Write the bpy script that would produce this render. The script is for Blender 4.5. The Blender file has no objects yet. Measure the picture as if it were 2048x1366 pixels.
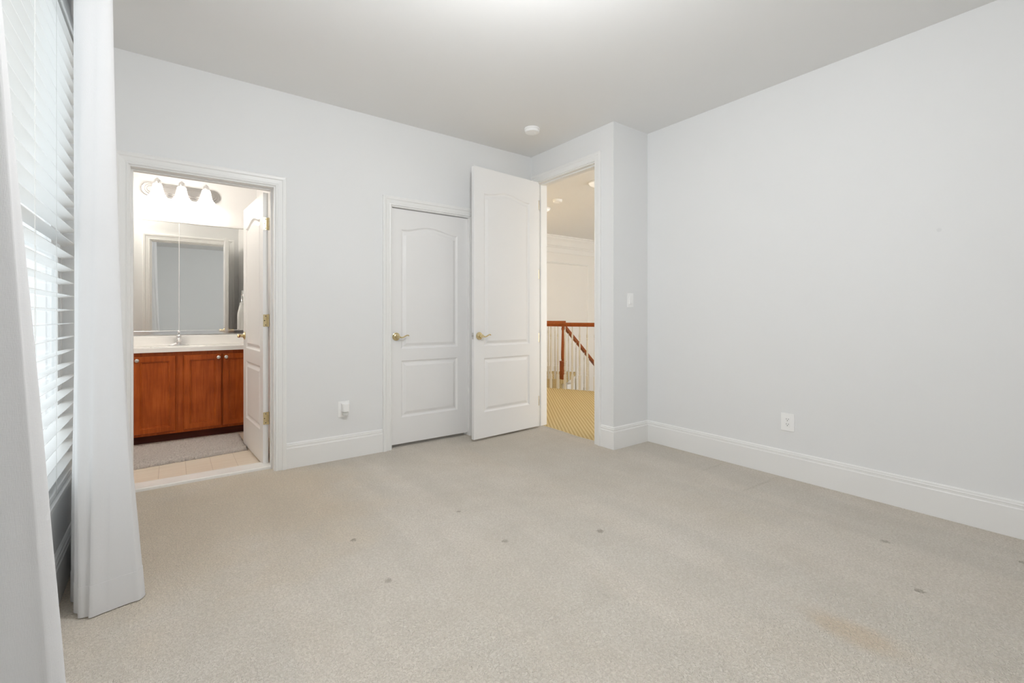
import bpy, bmesh, math, random
from mathutils import Vector, Matrix
PI = math.pi
rnd = random.Random(7)
scene = bpy.context.scene
COL = scene.collection

# ------------------------------------------------------------------ camera, sky, lights, exposure
THETA = math.radians(36.54)
EYE = 1.1124
cd = bpy.data.cameras.new('camera'); cam = bpy.data.objects.new('camera', cd); COL.objects.link(cam)
cd.sensor_fit = 'HORIZONTAL'; cd.sensor_width = 36.0; cd.lens = 918.0 / 2048 * 36.0
cd.shift_y = -(683.0 - 632.4) / 2048.0
cd.clip_start = 0.02; cd.clip_end = 200
cam.location = (0, 0, EYE); cam.rotation_euler = (PI / 2, 0, -THETA)
scene.camera = cam

w = bpy.data.worlds.new('sky'); scene.world = w; w.use_nodes = True
wb = w.node_tree.nodes['Background']; wb.inputs[0].default_value = (0.94, 0.97, 1.0, 1); wb.inputs[1].default_value = 1.9
vs = scene.view_settings
vs.view_transform = 'Standard'; vs.look = 'None'; vs.exposure = 0.0; vs.gamma = 1.0; vs.use_curve_mapping = False
scene.cycles.max_bounces = 14; scene.cycles.diffuse_bounces = 10; scene.cycles.glossy_bounces = 6
scene.cycles.transmission_bounces = 8; scene.cycles.transparent_max_bounces = 12
scene.cycles.caustics_reflective = False; scene.cycles.caustics_refractive = False
scene.cycles.sample_clamp_indirect = 6.0


def area(name, loc, rot, sx, sy, power, col, spread=180):
    l = bpy.data.lights.new(name, 'AREA'); l.shape = 'RECTANGLE'; l.size = sx; l.size_y = sy
    l.energy = power; l.color = col; l.spread = math.radians(spread)
    o = bpy.data.objects.new(name, l); COL.objects.link(o); o.location = loc; o.rotation_euler = rot
    return o


# unseen area light added to brighten the hall (the bedroom itself is lit by the sky through its
# window and by an added globe, built further down)
area('hall_fill_panel', (6.1, 1.04, 1.3), (-PI / 2, 0, 0), 3.4, 2.4, 98, (0.97, 0.975, 0.98))

def bulb(name, loc, power, col, r):
    l = bpy.data.lights.new(name, 'POINT'); l.energy = power; l.color = col; l.shadow_soft_size = r
    o = bpy.data.objects.new(name, l); COL.objects.link(o); o.location = loc
    return o


# added fill bulbs for bathroom and hall, unseen round the corner of their doorways
bulb('bathroom_fill_bulb', (-0.60, 4.12, 2.56), 17, (1.0, 0.935, 0.84), 0.10)
bulb('hall_fill_bulb', (3.75, 6.1, 2.3), 22, (1.0, 0.78, 0.50), 0.10)

# ------------------------------------------------------------------ room numbers (metres)
H = 2.741            # ceiling
XL, XR = -0.366, 3.4176
YA, YAB = 3.67, 3.81   # wall with bath and closet doors: room face, bath face
XE, XEH = 2.965, 3.09  # wall with the hall door: room face, hall face
YJ = 2.576           # jog
YR = -2.6           # wall behind the camera
BX0, BX1, BY1 = -1.05, 0.715, 5.465   # bathroom
HX1, HY0, HY1 = 8.6, 1.0, 7.0         # hall

# ------------------------------------------------------------------ materials


def mat(name, base=(0.8, 0.8, 0.8), rough=0.5, metal=0.0, spec=0.5, **kw):
    m = bpy.data.materials.new(name); m.use_nodes = True
    b = m.node_tree.nodes['Principled BSDF']
    b.inputs['Base Color'].default_value = (*base, 1); b.inputs['Roughness'].default_value = rough
    b.inputs['Metallic'].default_value = metal; b.inputs['Specular IOR Level'].default_value = spec
    for k, v in kw.items():
        b.inputs[k.replace('_', ' ')].default_value = v
    return m


class NT:
    def __init__(s, m):
        s.t = m.node_tree; s.n = s.t.nodes; s.b = s.n['Principled BSDF']
        s.co = s.n.new('ShaderNodeTexCoord')

    def link(s, a, b): s.t.links.new(a, b)

    def map(s, scale=(1, 1, 1), rot=(0, 0, 0), loc=(0, 0, 0)):
        m = s.n.new('ShaderNodeMapping'); m.inputs['Scale'].default_value = scale
        m.inputs['Rotation'].default_value = rot; m.inputs['Location'].default_value = loc
        s.link(s.co.outputs['Object'], m.inputs[0]); return m.outputs[0]

    def noise(s, vec, scale, detail=3, rough=0.5, dist=0.0):
        n = s.n.new('ShaderNodeTexNoise'); n.inputs['Scale'].default_value = scale
        n.inputs['Detail'].default_value = detail; n.inputs['Roughness'].default_value = rough
        n.inputs['Distortion'].default_value = dist
        s.link(vec, n.inputs['Vector']); return n.outputs['Fac']

    def ramp(s, fac, stops):
        r = s.n.new('ShaderNodeValToRGB'); e = r.color_ramp.elements
        while len(e) < len(stops): e.new(0.5)
        for i, (p, c) in enumerate(stops):
            e[i].position = p; e[i].color = (*c, 1) if len(c) == 3 else c
        s.link(fac, r.inputs[0]); return r.outputs[0]

    def mix(s, fac, a, b, mode='MIX'):
        m = s.n.new('ShaderNodeMix'); m.data_type = 'RGBA'; m.blend_type = mode
        for i, v in ((0, fac), (6, a), (7, b)):
            if hasattr(v, 'is_linked'): s.link(v, m.inputs[i])
            elif i == 0: m.inputs[0].default_value = v
            else: m.inputs[i].default_value = (*v, 1)
        return m.outputs[2]

    def math(s, op, a, b=None, c=None, clamp=False):
        m = s.n.new('ShaderNodeMath'); m.operation = op; m.use_clamp = clamp
        for i, v in enumerate((a, b, c)):
            if v is None: continue
            if hasattr(v, 'is_linked'): s.link(v, m.inputs[i])
            else: m.inputs[i].default_value = v
        return m.outputs[0]

    def bump(s, hgt, strength=0.3, dist=0.002):
        b = s.n.new('ShaderNodeBump'); b.inputs['Strength'].default_value = strength
        b.inputs['Distance'].default_value = dist
        s.link(hgt, b.inputs['Height']); s.link(b.outputs[0], s.b.inputs['Normal'])

    def color(s, c): s.link(c, s.b.inputs['Base Color'])

    def sep(s, vec):
        x = s.n.new('ShaderNodeSeparateXYZ'); s.link(vec, x.inputs[0]); return x.outputs

    def smooth(s, v, a, b, o0=0.0, o1=1.0):
        m = s.n.new('ShaderNodeMapRange'); m.interpolation_type = 'SMOOTHSTEP'
        s.link(v, m.inputs[0]); m.inputs[1].default_value = a; m.inputs[2].default_value = b
        m.inputs[3].default_value = o0; m.inputs[4].default_value = o1
        return m.outputs[0]


def paint(name, base, rough=0.6, tex=0.06, spec=0.3):
    m = mat(name, base, rough, spec=spec); t = NT(m)
    v = t.map()
    t.bump(t.noise(v, 180, 3), tex, 0.001)
    f = t.noise(v, 1.3, 2)
    t.color(t.mix(f, tuple(c * 0.985 for c in base), tuple(min(1, c * 1.015) for c in base)))
    return m


M = {}
M['wall'] = paint('pale_blue_grey_wall_paint', (0.815, 0.822, 0.825), 0.62)
M['ceiling'] = paint('white_ceiling_paint', (0.82, 0.82, 0.815), 0.8)
M['trim'] = paint('white_trim_enamel', (0.86, 0.86, 0.85), 0.35, 0.02, 0.4)
M['door'] = paint('white_door_enamel', (0.85, 0.845, 0.84), 0.4, 0.04, 0.4)
M['bath_wall'] = paint('bath_wall_paint', (0.86, 0.855, 0.85), 0.6)
M['hall_wall'] = paint('hall_wall_paint', (0.86, 0.85, 0.83), 0.6)
M['plastic'] = paint('white_plastic', (0.94, 0.94, 0.935), 0.3, 0.0, 0.5)
M['slot'] = mat('dark_slot', (0.05, 0.05, 0.05), 0.6)
M['brass'] = mat('polished_brass', (0.74, 0.62, 0.37), 0.20, 1.0)
M['chrome'] = mat('chrome', (0.86, 0.86, 0.87), 0.08, 1.0)
M['nickel'] = mat('satin_nickel', (0.72, 0.70, 0.67), 0.28, 1.0)
M['plate'] = mat('brushed_chrome_plate', (0.52, 0.50, 0.49), 0.22, 1.0)
M['steel'] = mat('steel_latch', (0.65, 0.64, 0.62), 0.3, 1.0)
M['mirror'] = mat('mirror_glass', (0.90, 0.915, 0.905), 0.0, 1.0)
M['marble'] = paint('white_marble', (0.86, 0.85, 0.82), 0.25, 0.02, 0.5)
M['counter'] = paint('cultured_marble', (0.91, 0.895, 0.87), 0.2, 0.0, 0.5)
M['slat'] = mat('white_blind_slat', (0.88, 0.88, 0.87), 0.4)
M['cord'] = mat('blind_cord', (0.80, 0.80, 0.78), 0.7)
M['vinyl'] = mat('white_window_vinyl', (0.86, 0.86, 0.86), 0.35)
M['clear'] = mat('clear_plastic', (0.72, 0.73, 0.71), 0.15)
M['ext'] = paint('grey_siding', (0.62, 0.62, 0.60), 0.7)


def m_glass():
    m = bpy.data.materials.new('window_glass'); m.use_nodes = True; t = m.node_tree
    for n in list(t.nodes):
        if n.type != 'OUTPUT_MATERIAL': t.nodes.remove(n)
    out = [n for n in t.nodes if n.type == 'OUTPUT_MATERIAL'][0]
    a = t.nodes.new('ShaderNodeBsdfTransparent'); g = t.nodes.new('ShaderNodeBsdfGlossy'); g.inputs['Roughness'].default_value = 0.02
    a.inputs[0].default_value = (0.96, 0.98, 0.98, 1)
    f = t.nodes.new('ShaderNodeFresnel'); f.inputs[0].default_value = 1.3
    x = t.nodes.new('ShaderNodeMixShader'); q = t.nodes.new('ShaderNodeMath'); q.operation = 'MULTIPLY'; q.inputs[1].default_value = 0.25; t.links.new(f.outputs[0], q.inputs[0]); t.links.new(q.outputs[0], x.inputs[0]); t.links.new(a.outputs[0], x.inputs[1]); t.links.new(g.outputs[0], x.inputs[2])
    t.links.new(x.outputs[0], out.inputs[0]); return m


M['glass'] = m_glass()


def m_cloth(name, base, trans, scale=900):
    m = mat(name, base, 0.85, spec=0.15); t = NT(m)
    v = t.map((1, 1, 1))
    wv = t.noise(t.map((scale, scale, scale * 0.12)), 1.0, 2)
    wh = t.noise(t.map((scale * 0.12, scale * 0.12, scale)), 1.0, 2)
    wr = t.noise(v, 9, 4, 0.6)
    t.bump(t.math('ADD', t.math('MULTIPLY', t.math('ADD', wv, wh), 0.3), t.math('MULTIPLY', wr, 1.6)), 0.35, 0.004)
    if trans:
        tr = t.n.new('ShaderNodeBsdfTranslucent'); tr.inputs[0].default_value = (*base, 1)
        mx = t.n.new('ShaderNodeMixShader'); mx.inputs[0].default_value = trans
        out = [n for n in t.n if n.type == 'OUTPUT_MATERIAL'][0]
        t.link(t.b.outputs[0], mx.inputs[1]); t.link(tr.outputs[0], mx.inputs[2]); t.link(mx.outputs[0], out.inputs[0])
    return m


M['curtain'] = m_cloth('white_curtain_cloth', (0.90, 0.90, 0.905), 0.34)
M['towel'] = m_cloth('white_terry', (0.88, 0.88, 0.87), 0.0, 300)


def m_lamp(name, col, strength):
    m = mat(name, (0.9, 0.9, 0.88), 0.4)
    b = m.node_tree.nodes['Principled BSDF']
    b.inputs['Emission Color'].default_value = (*col, 1); b.inputs['Emission Strength'].default_value = strength
    return m


M['shade'] = m_lamp('lit_frosted_glass', (1.0, 0.94, 0.86), 5)
M['globe'] = m_lamp('fill_globe_glow', (0.955, 0.975, 0.995), 128)  # glow of the added, unseen bedroom globe
M['dome'] = m_lamp('lit_dome_glass', (1.0, 0.95, 0.88), 0.35)


def m_wood(name, dark, mid, light, axis='z', rough=0.35):
    m = mat(name, mid, rough, spec=0.25); t = NT(m)
    sc = {'z': (26, 26, 1.6), 'x': (1.6, 26, 26), 'y': (26, 1.6, 26)}[axis]
    g = t.noise(t.map(sc), 2.2, 6, 0.6, 0.5)
    bl = t.noise(t.map(), 5.5, 3)
    f = t.math('ADD', t.math('MULTIPLY', g, 0.6), t.math('MULTIPLY', bl, 0.4))
    t.color(t.ramp(f, [(0.33, dark), (0.5, mid), (0.68, light)]))
    t.bump(g, 0.05, 0.001)
    return m


M['cherry'] = m_wood('cherry_stained_maple', (0.24, 0.040, 0.005), (0.36, 0.070, 0.009), (0.47, 0.108, 0.018))
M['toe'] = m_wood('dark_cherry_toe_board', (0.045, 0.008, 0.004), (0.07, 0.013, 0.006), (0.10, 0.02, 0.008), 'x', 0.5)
M['rail'] = m_wood('red_oak_handrail', (0.20, 0.045, 0.008), (0.30, 0.072, 0.012), (0.38, 0.10, 0.02), 'y', 0.3)
M['baluster'] = paint('cream_baluster_paint', (0.66, 0.62, 0.53), 0.4, 0.0, 0.4)


def m_carpet():
    m = mat('beige_cut_pile_carpet', (0.5, 0.45, 0.38), 0.95, spec=0.05); t = NT(m)
    v = t.map()
    X, Y, Z = t.sep(v)
    pile = t.noise(v, 120, 2, 0.6, 0.8)
    pile2 = t.noise(v, 260, 2)
    big = t.noise(v, 1.1, 4, 0.6)
    mid = t.noise(v, 5, 4, 0.6)
    c = t.ramp(big, [(0.32, (0.735, 0.675, 0.59)), (0.5, (0.78, 0.722, 0.645)), (0.68, (0.81, 0.758, 0.69))])
    # lay of the pile: broad vacuum strokes running away from the camera
    band = t.noise(t.map((2.6, 0.35, 1), (0, 0, 0)), 1.5, 2)
    c = t.mix(t.smooth(band, 0.40, 0.60, 0.0, 0.6), c, (0.70, 0.66, 0.595))
    c = t.mix(t.smooth(mid, 0.3, 0.75, 0.0, 0.16), c, (0.50, 0.44, 0.365))
    # tan stain worn into the pile
    sx = t.math('DIVIDE', t.math('SUBTRACT', X, 1.925), 0.085); sy = t.math('DIVIDE', t.math('SUBTRACT', Y, 0.60), 0.20)
    u2, v2 = sx, sy
    d = t.math('ADD', t.math('SQRT', t.math('ADD', t.math('MULTIPLY', u2, u2), t.math('MULTIPLY', v2, v2))), t.math('MULTIPLY', t.math('SUBTRACT', mid, 0.5), 1.2))
    c = t.mix(t.smooth(d, 0.1, 1.2, 0.5, 0.0), c, (0.66, 0.50, 0.33))
    # warm lamplight near the bathroom doorway, painted into the carpet as a tan tint
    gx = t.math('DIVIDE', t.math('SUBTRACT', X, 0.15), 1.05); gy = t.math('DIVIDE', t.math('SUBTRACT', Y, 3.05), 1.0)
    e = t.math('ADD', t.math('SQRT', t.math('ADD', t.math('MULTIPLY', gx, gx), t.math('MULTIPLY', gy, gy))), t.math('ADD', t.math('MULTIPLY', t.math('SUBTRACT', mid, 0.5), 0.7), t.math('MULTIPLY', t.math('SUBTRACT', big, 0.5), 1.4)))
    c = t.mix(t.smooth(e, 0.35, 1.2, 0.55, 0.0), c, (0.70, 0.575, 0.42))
    # furniture-foot dents
    marks = None
    for (x, y, r) in ((1.324, 1.845, .018), (.732, 1.862, .018), (.725, 2.302, .016), (1.314, 2.28, .013), (2.829, .724, .021), (2.433, .509, .018),
                      (1.781, 1.638, .02), (3.087, .293, .016)):
        dx = t.math('SUBTRACT', X, x); dy = t.math('SUBTRACT', Y, y)
        q = t.math('ADD', t.math('SQRT', t.math('ADD', t.math('MULTIPLY', dx, dx), t.math('MULTIPLY', dy, dy))), t.math('MULTIPLY', t.math('SUBTRACT', pile, 0.5), 0.025))
        k = t.smooth(q, r * 0.3, r * 1.1, 1.0, 0.0)
        marks = k if marks is None else t.math('MAXIMUM', marks, k)
    # pressed creases where furniture stood
    crease = None
    for (x0, x1, y0, y1, wd) in ((0.60, 1.43, 1.296, 1.228, .022), (3.0, 3.34, 1.838, 1.843, .010), (2.87, 3.38, 1.47, 1.452, .010)):
        k = (y1 - y0) / (x1 - x0)
        yy = t.math('SUBTRACT', t.math('SUBTRACT', Y, y0), t.math('MULTIPLY', t.math('SUBTRACT', X, x0), k))
        dd = t.math('ABSOLUTE', t.math('ADD', yy, t.math('MULTIPLY', t.math('SUBTRACT', mid, 0.5), 0.012)))
        l = t.math('MULTIPLY', t.smooth(dd, wd * .2, wd, 1, 0), t.math('MULTIPLY', t.smooth(X, x0, x0 + .08), t.smooth(X, x1 - .05, x1, 1, 0)))
        crease = l if crease is None else t.math('MAXIMUM', crease, l)
    c = t.mix(t.math('MULTIPLY', crease, 0.05), c, (0.40, 0.35, 0.28))
    c = t.mix(t.math('MULTIPLY', marks, 0.45), c, (0.22, 0.18, 0.12))
    c = t.mix(t.math('MULTIPLY', t.smooth(pile, 0.36, 0.66, 1.0, 0.0), 0.42), c, (0.47, 0.415, 0.345))
    t.color(c)
    hg = t.math('ADD', t.math('MULTIPLY', pile, 1.0), t.math('MULTIPLY', pile2, 0.5))
    hg = t.math('SUBTRACT', hg, t.math('ADD', t.math('MULTIPLY', crease, 0.7), t.math('MULTIPLY', marks, 0.8)))
    t.bump(hg, 0.9, 0.010)
    return m


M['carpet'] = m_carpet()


def m_hall_carpet():
    m = mat('gold_ribbed_carpet', (0.5, 0.4, 0.22), 0.95, spec=0.05); t = NT(m)
    wv = t.n.new('ShaderNodeTexWave'); wv.wave_type = 'BANDS'; wv.bands_direction = 'X'
    wv.inputs['Scale'].default_value = 9.5; wv.inputs['Distortion'].default_value = 0.4; wv.inputs['Detail'].default_value = 1
    t.link(t.map((1, 1, 1), (0, 0, math.radians(36))), wv.inputs['Vector'])
    n = t.noise(t.map(), 160, 2)
    t.color(t.mix(t.smooth(wv.outputs['Fac'], 0.25, 0.75), (0.49, 0.37, 0.18), (0.62, 0.50, 0.28)))
    t.bump(t.math('ADD', wv.outputs['Fac'], t.math('MULTIPLY', n, 0.6)), 0.4, 0.006)
    return m


M['hall_carpet'] = m_hall_carpet()


def m_tile():
    m = mat('beige_linen_tile', (0.7, 0.62, 0.52), 0.35); t = NT(m)
    X, Y, Z = t.sep(t.map())
    fx = t.math('FRACT', t.math('DIVIDE', t.math('ADD', X, 10.0 * .157 + .075), .157))
    fy = t.math('FRACT', t.math('DIVIDE', t.math('ADD', Y, 10 * .3 - 3.93), .30))
    gx = t.math('MINIMUM', fx, t.math('SUBTRACT', 1.0, fx)); gy = t.math('MINIMUM', fy, t.math('SUBTRACT', 1.0, fy))
    g = t.math('MAXIMUM', t.smooth(gx, .008, .018, 1, 0), t.smooth(gy, .004, .009, 1, 0))
    st = t.noise(t.map((1.5, 60, 1)), 1.0, 4)
    c = t.ramp(st, [(0.3, (0.70, 0.60, 0.48)), (0.7, (0.79, 0.71, 0.60))])
    t.color(t.mix(t.math('MULTIPLY', g, .8), c, (0.55, 0.46, 0.37)))
    t.bump(t.math('SUBTRACT', 1.0, g), 0.3, 0.001)
    return m


M['tile'] = m_tile()


def m_mat():
    m = mat('taupe_shag', (0.42, 0.37, 0.33), 0.95, spec=0.05); t = NT(m)
    v = t.map(); n = t.noise(v, 90, 3, .6); b = t.noise(v, 7, 3)
    t.color(t.mix(b, t.ramp(n, [(0.3, (0.30, 0.26, 0.235)), (0.65, (0.64, 0.59, 0.55))]), (0.50, 0.455, 0.42)))
    t.bump(n, 0.6, 0.008)
    return m


M['shag'] = m_mat()

# ------------------------------------------------------------------ mesh helpers


class MB:
    def __init__(s):
        s.bm = bmesh.new(); s.T = Matrix.Identity(4)

    def v(s, co): return s.bm.verts.new(s.T @ Vector(co))

    def f(s, vs):
        try: return s.bm.faces.new(vs)
        except ValueError: return None

    def box(s, x0, y0, z0, x1, y1, z1):
        p = [s.v((x, y, z)) for z in (z0, z1) for y in (y0, y1) for x in (x0, x1)]
        for q in ((0, 2, 3, 1), (4, 5, 7, 6), (0, 1, 5, 4), (2, 6, 7, 3), (0, 4, 6, 2), (1, 3, 7, 5)):
            s.f([p[i] for i in q])
        return s

    def prism(s, poly, z0, z1):
        a = [s.v((x, y, z0)) for x, y in poly]; b = [s.v((x, y, z1)) for x, y in poly]; n = len(poly)
        s.f(a[::-1]); s.f(b)
        for i in range(n): s.f([a[i], a[(i + 1) % n], b[(i + 1) % n], b[i]])
        return s

    def lathe(s, prof, n=24, mt=None):
        old = s.T
        if mt is not None: s.T = s.T @ mt
        rings = []
        for r, z in prof:
            rings.append([s.v((0, 0, z))] if r < 1e-6 else [s.v((r * math.cos(2 * PI * i / n), r * math.sin(2 * PI * i / n), z)) for i in range(n)])
        for a, b in zip(rings, rings[1:]):
            for i in range(n):
                j = (i + 1) % n
                if len(a) == 1 and len(b) > 1: s.f([a[0], b[j], b[i]])
                elif len(b) == 1 and len(a) > 1: s.f([a[i], a[j], b[0]])
                elif len(a) > 1: s.f([a[i], a[j], b[j], b[i]])
        if len(rings[0]) > 1: s.f(rings[0][::-1])
        if len(rings[-1]) > 1: s.f(rings[-1])
        s.T = old
        return s

    def sweep(s, path, sec, cap=True, radii=None, up=(0, 0, 1)):
        """sweep a closed cross section (list of (side, up)) along a 3-D path"""
        path = [Vector(p) for p in path]; rings = []
        up = Vector(up)
        for i, p in enumerate(path):
            d = (path[min(i + 1, len(path) - 1)] - path[max(i - 1, 0)]).normalized()
            side = d.cross(up)
            if side.length < 1e-4: side = Vector((1, 0, 0))
            side.normalize(); u = side.cross(d).normalized()
            k = radii[i] if radii else 1.0
            rings.append([s.v(p + side * a * k + u * b * k) for a, b in sec])
        n = len(sec)
        for a, b in zip(rings, rings[1:]):
            for i in range(n): s.f([a[i], a[(i + 1) % n], b[(i + 1) % n], b[i]])
        if cap: s.f(rings[0][::-1]); s.f(rings[-1])
        return s

    def tube(s, path, r, n=10, radii=None, up=(0, 0, 1)):
        return s.sweep(path, [(r * math.cos(2 * PI * i / n), r * math.sin(2 * PI * i / n)) for i in range(n)], True, radii, up)

    def build(s, name, m, parent=None, smooth=False, bevel=0.0, seg=2, angle=0.6):
        bm = s.bm
        bmesh.ops.remove_doubles(bm, verts=bm.verts, dist=1e-6)
        bmesh.ops.recalc_face_normals(bm, faces=bm.faces)
        me = bpy.data.meshes.new(name); bm.to_mesh(me); bm.free()
        me.materials.append(m)
        if smooth:
            for p in me.polygons: p.use_smooth = True
            try: me.set_sharp_from_angle(angle=angle)
            except Exception: pass
        o = bpy.data.objects.new(name, me); COL.objects.link(o)
        if bevel:
            b = o.modifiers.new('edge', 'BEVEL'); b.width = bevel; b.segments = seg; b.limit_method = 'ANGLE'; b.angle_limit = 0.6
            b.harden_normals = False
        if parent: o.parent = parent
        return o


def tag(o, label, cat, group=None, kind=None):
    o['label'] = label; o['category'] = cat
    if group: o['group'] = group
    if kind: o['kind'] = kind
    return o


def thing(name, label, cat, loc=(0, 0, 0), rz=0.0, group=None, kind=None):
    o = bpy.data.objects.new(name, None); COL.objects.link(o); o.empty_display_size = 0.05
    o.location = loc; o.rotation_euler = (0, 0, rz)
    return tag(o, label, cat, group, kind)


def struct(name, mb, m, label, cat, **kw):
    return tag(mb.build(name, m, **kw), label, cat, kind='structure')


def copy_tree(o, parent=None):
    c = o.copy(); COL.objects.link(c)
    if parent: c.parent = parent
    for ch in [x for x in bpy.data.objects if x.parent == o]: copy_tree(ch, c)
    return c


def wall_with_holes(axis, a0, a1, s0, s1, z0, z1, holes):
    """solid wall; axis 'y' = wall plane faces y (a0..a1 in y, s along x); holes = (s0,s1,z0,z1)"""
    mb = MB()
    cuts = sorted({s0, s1, *[h[0] for h in holes], *[h[1] for h in holes]})
    for c0, c1 in zip(cuts, cuts[1:]):
        hs = [h for h in holes if h[0] <= c0 + 1e-6 and h[1] >= c1 - 1e-6]
        spans = [(z0, z1)]
        for h in hs:
            spans = [q for a, b in spans for q in ((a, min(b, h[2])), (max(a, h[3]), b)) if q[1] - q[0] > 1e-4]
        for b0, b1 in spans:
            if axis == 'y': mb.box(c0, a0, b0, c1, a1, b1)
            else: mb.box(a0, c0, b0, a1, c1, b1)
    return mb


# ------------------------------------------------------------------ shell of the bedroom
BATH = (-0.206, 0.590, -0.07, 2.040)      # x0,x1,z0,z1 door openings
CLOS = (1.472, 2.226, -0.07, 2.030)
HALL = (2.790, 3.575, -0.07, 2.452)       # y0,y1
W1 = (1.25, 3.10, 0.38, 2.47)          # window openings in the outside wall: y0,y1,z0,z1
XO = XL - 0.112

mb = MB(); mb.box(XL, YR, -0.06, XE, YA, 0).box(BATH[0] - .002, YA, -.06, BATH[1] + .002, YA + .075, 0).box(CLOS[0] - .002, YA, -.06, CLOS[1] + .002, YA + .5, 0); mb.box(XE, YR, -0.06, XR, YJ, 0); mb.box(XE, HALL[0] - .02, -0.06, XE + .055, HALL[1] + .02, 0)
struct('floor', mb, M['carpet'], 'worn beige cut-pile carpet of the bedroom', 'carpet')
mb = MB(); mb.box(XO, YR - .17, H, XEH, YA + .07, H + .1); mb.box(XEH, YR - .17, H, XR + .1, YJ + .06, H + .1)
struct('ceiling', mb, M['ceiling'], 'plain white ceiling over the bedroom', 'ceiling')
struct('wall_left', wall_with_holes('x', XO, XL, YR - .17, YA + .14, -.06, H, [W1]), M['wall'], 'pale wall around the window with the white blind', 'wall')
struct('wall_far', wall_with_holes('y', YA, YAB, XL, XEH, -.06, H, [BATH, CLOS]), M['wall'], 'pale blue-grey wall holding the bathroom door and the closet door', 'wall')
struct('wall_entry', wall_with_holes('x', XE, XEH, YJ, YA, -.06, H, [HALL]), M['wall'], 'narrow pale wall around the tall hall doorway', 'wall')
struct('wall_closet', MB().box(1.1, YA + .55, -.06, 2.6, YA + .6, H).box(1.1, YAB, -.06, 1.15, YA + .55, H).box(2.55, YAB, -.06, 2.6, YA + .55, H).box(1.1, YAB, H, 2.6, YA + .6, H + .05), M['wall'], 'inside of the closet behind its shut door', 'wall')
struct('wall_jog', MB().box(XEH, YJ, -.06, XR + .1, YJ + .12, H), M['wall'], 'short pale return wall with the light switch', 'wall')
mw = M['wall']
struct('wall_right', MB().box(XR, YR - .17, -.06, XR + .12, YJ, H), mw, 'long bare pale wall with one socket and a small smudge', 'wall')
struct('wall_rear', wall_with_holes('y', YR - .17, YR, XL, XR, -.06, H, []), M['wall'], 'grey wall seen only in the bathroom mirror', 'wall')


def plane_map(kind, c):
    """(s, z, t out of the wall) -> world"""
    return {'-y': lambda s, z, t: (s, c - t, z), '+y': lambda s, z, t: (s, c + t, z),
            '-x': lambda s, z, t: (c - t, s, z), '+x': lambda s, z, t: (c + t, s, z)}[kind]


CASING = [(0.008, 0.0), (0.008, 0.011), (0.014, 0.014), (0.022, 0.011), (0.026, 0.013), (0.050, 0.016), (0.056, 0.022), (0.072, 0.024), (0.079, 0.020), (0.080, 0.0)]


def casing(mb, pm, s0, s1, z1, prof=CASING, z0=0.0):
    cols = []
    for d, t in prof:
        cols.append([mb.v(pm(*q, t)) for q in ((s0 - d, z0), (s0 - d, z1 + d), (s1 + d, z1 + d), (s1 + d, z0))])
    n = len(cols)
    for i in range(n):
        a, b = cols[i], cols[(i + 1) % n]
        for k in range(3): mb.f([a[k], a[k + 1], b[k + 1], b[k]])
    for k in (0, 3): mb.f([c[k] for c in cols])
    return mb


def door_trim(name, label, axis, c0, c1, op, side0, side1, stop, j=.019):
    """casing on both faces plus jamb lining and door stop"""
    s0, s1, z0, z1 = op
    mb = MB()
    casing(mb, plane_map(side0, c0), s0, s1, z1)
    casing(mb, plane_map(side1, c1), s0, s1, z1)
    def bx(a, b, zb, zt, p, q):
        if axis == 'y': mb.box(a, p, zb, b, q, zt)
        else: mb.box(p, a, zb, q, b, zt)
    e = .013; k = .0008
    bx(s0 - e, s0 + .001, 0, z1 + e, c0 - k, c1 + k); bx(s1 - .001, s1 + e, 0, z1 + e, c0 - k, c1 + k); bx(s0, s1, z1 - .001, z1 + e, c0 - k, c1 + k)
    p, q = stop
    bx(s0, s0 + .011, 0, z1, p, q); bx(s1 - .011, s1, 0, z1, p, q); bx(s0 + .011, s1 - .011, z1 - .011, z1, p, q)
    return struct(name, mb, M['trim'], label, 'door trim')


door_trim('trim_1', 'white moulded casing around the bathroom doorway', 'y', YA, YAB, BATH, '-y', '+y', (YA + .06, YAB - .037))
door_trim('trim_2', 'white moulded casing around the closed closet door', 'y', YA, YAB, CLOS, '-y', '+y', (YA + .067, YA + .085))
door_trim('trim_3', 'white moulded casing around the tall hall doorway', 'x', XE, XEH, HALL, '-x', '+x', (XE + .04, XE + .075))

BASE = [(0.0, 0.0), (0.0165, 0.0), (0.0165, 0.146), (0.013, 0.151), (0.013, 0.162), (0.0145, 0.166), (0.010, 0.171), (0.010, 0.178), (0.004, 0.184), (0.0, 0.185)]


def baseboard(name, label, runs):
    mb = MB()
    for (p, q, nx, ny, mp, mq) in runs:   # mp / mq: mitre, how far the profile lengthens per metre of depth at each end
        dx, dy = q[0] - p[0], q[1] - p[1]; L = math.hypot(dx, dy); dx /= L; dy /= L
        a = [mb.v((p[0] + nx * t - dx * t * mp, p[1] + ny * t - dy * t * mp, z)) for t, z in BASE]
        b = [mb.v((q[0] + nx * t + dx * t * mq, q[1] + ny * t + dy * t * mq, z)) for t, z in BASE]
        for i in range(len(BASE)): mb.f([a[i], a[(i + 1) % len(BASE)], b[(i + 1) % len(BASE)], b[i]])
        mb.f(a[::-1]); mb.f(b)
    return struct(name, mb, M['trim'], label, 'baseboard')


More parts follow.
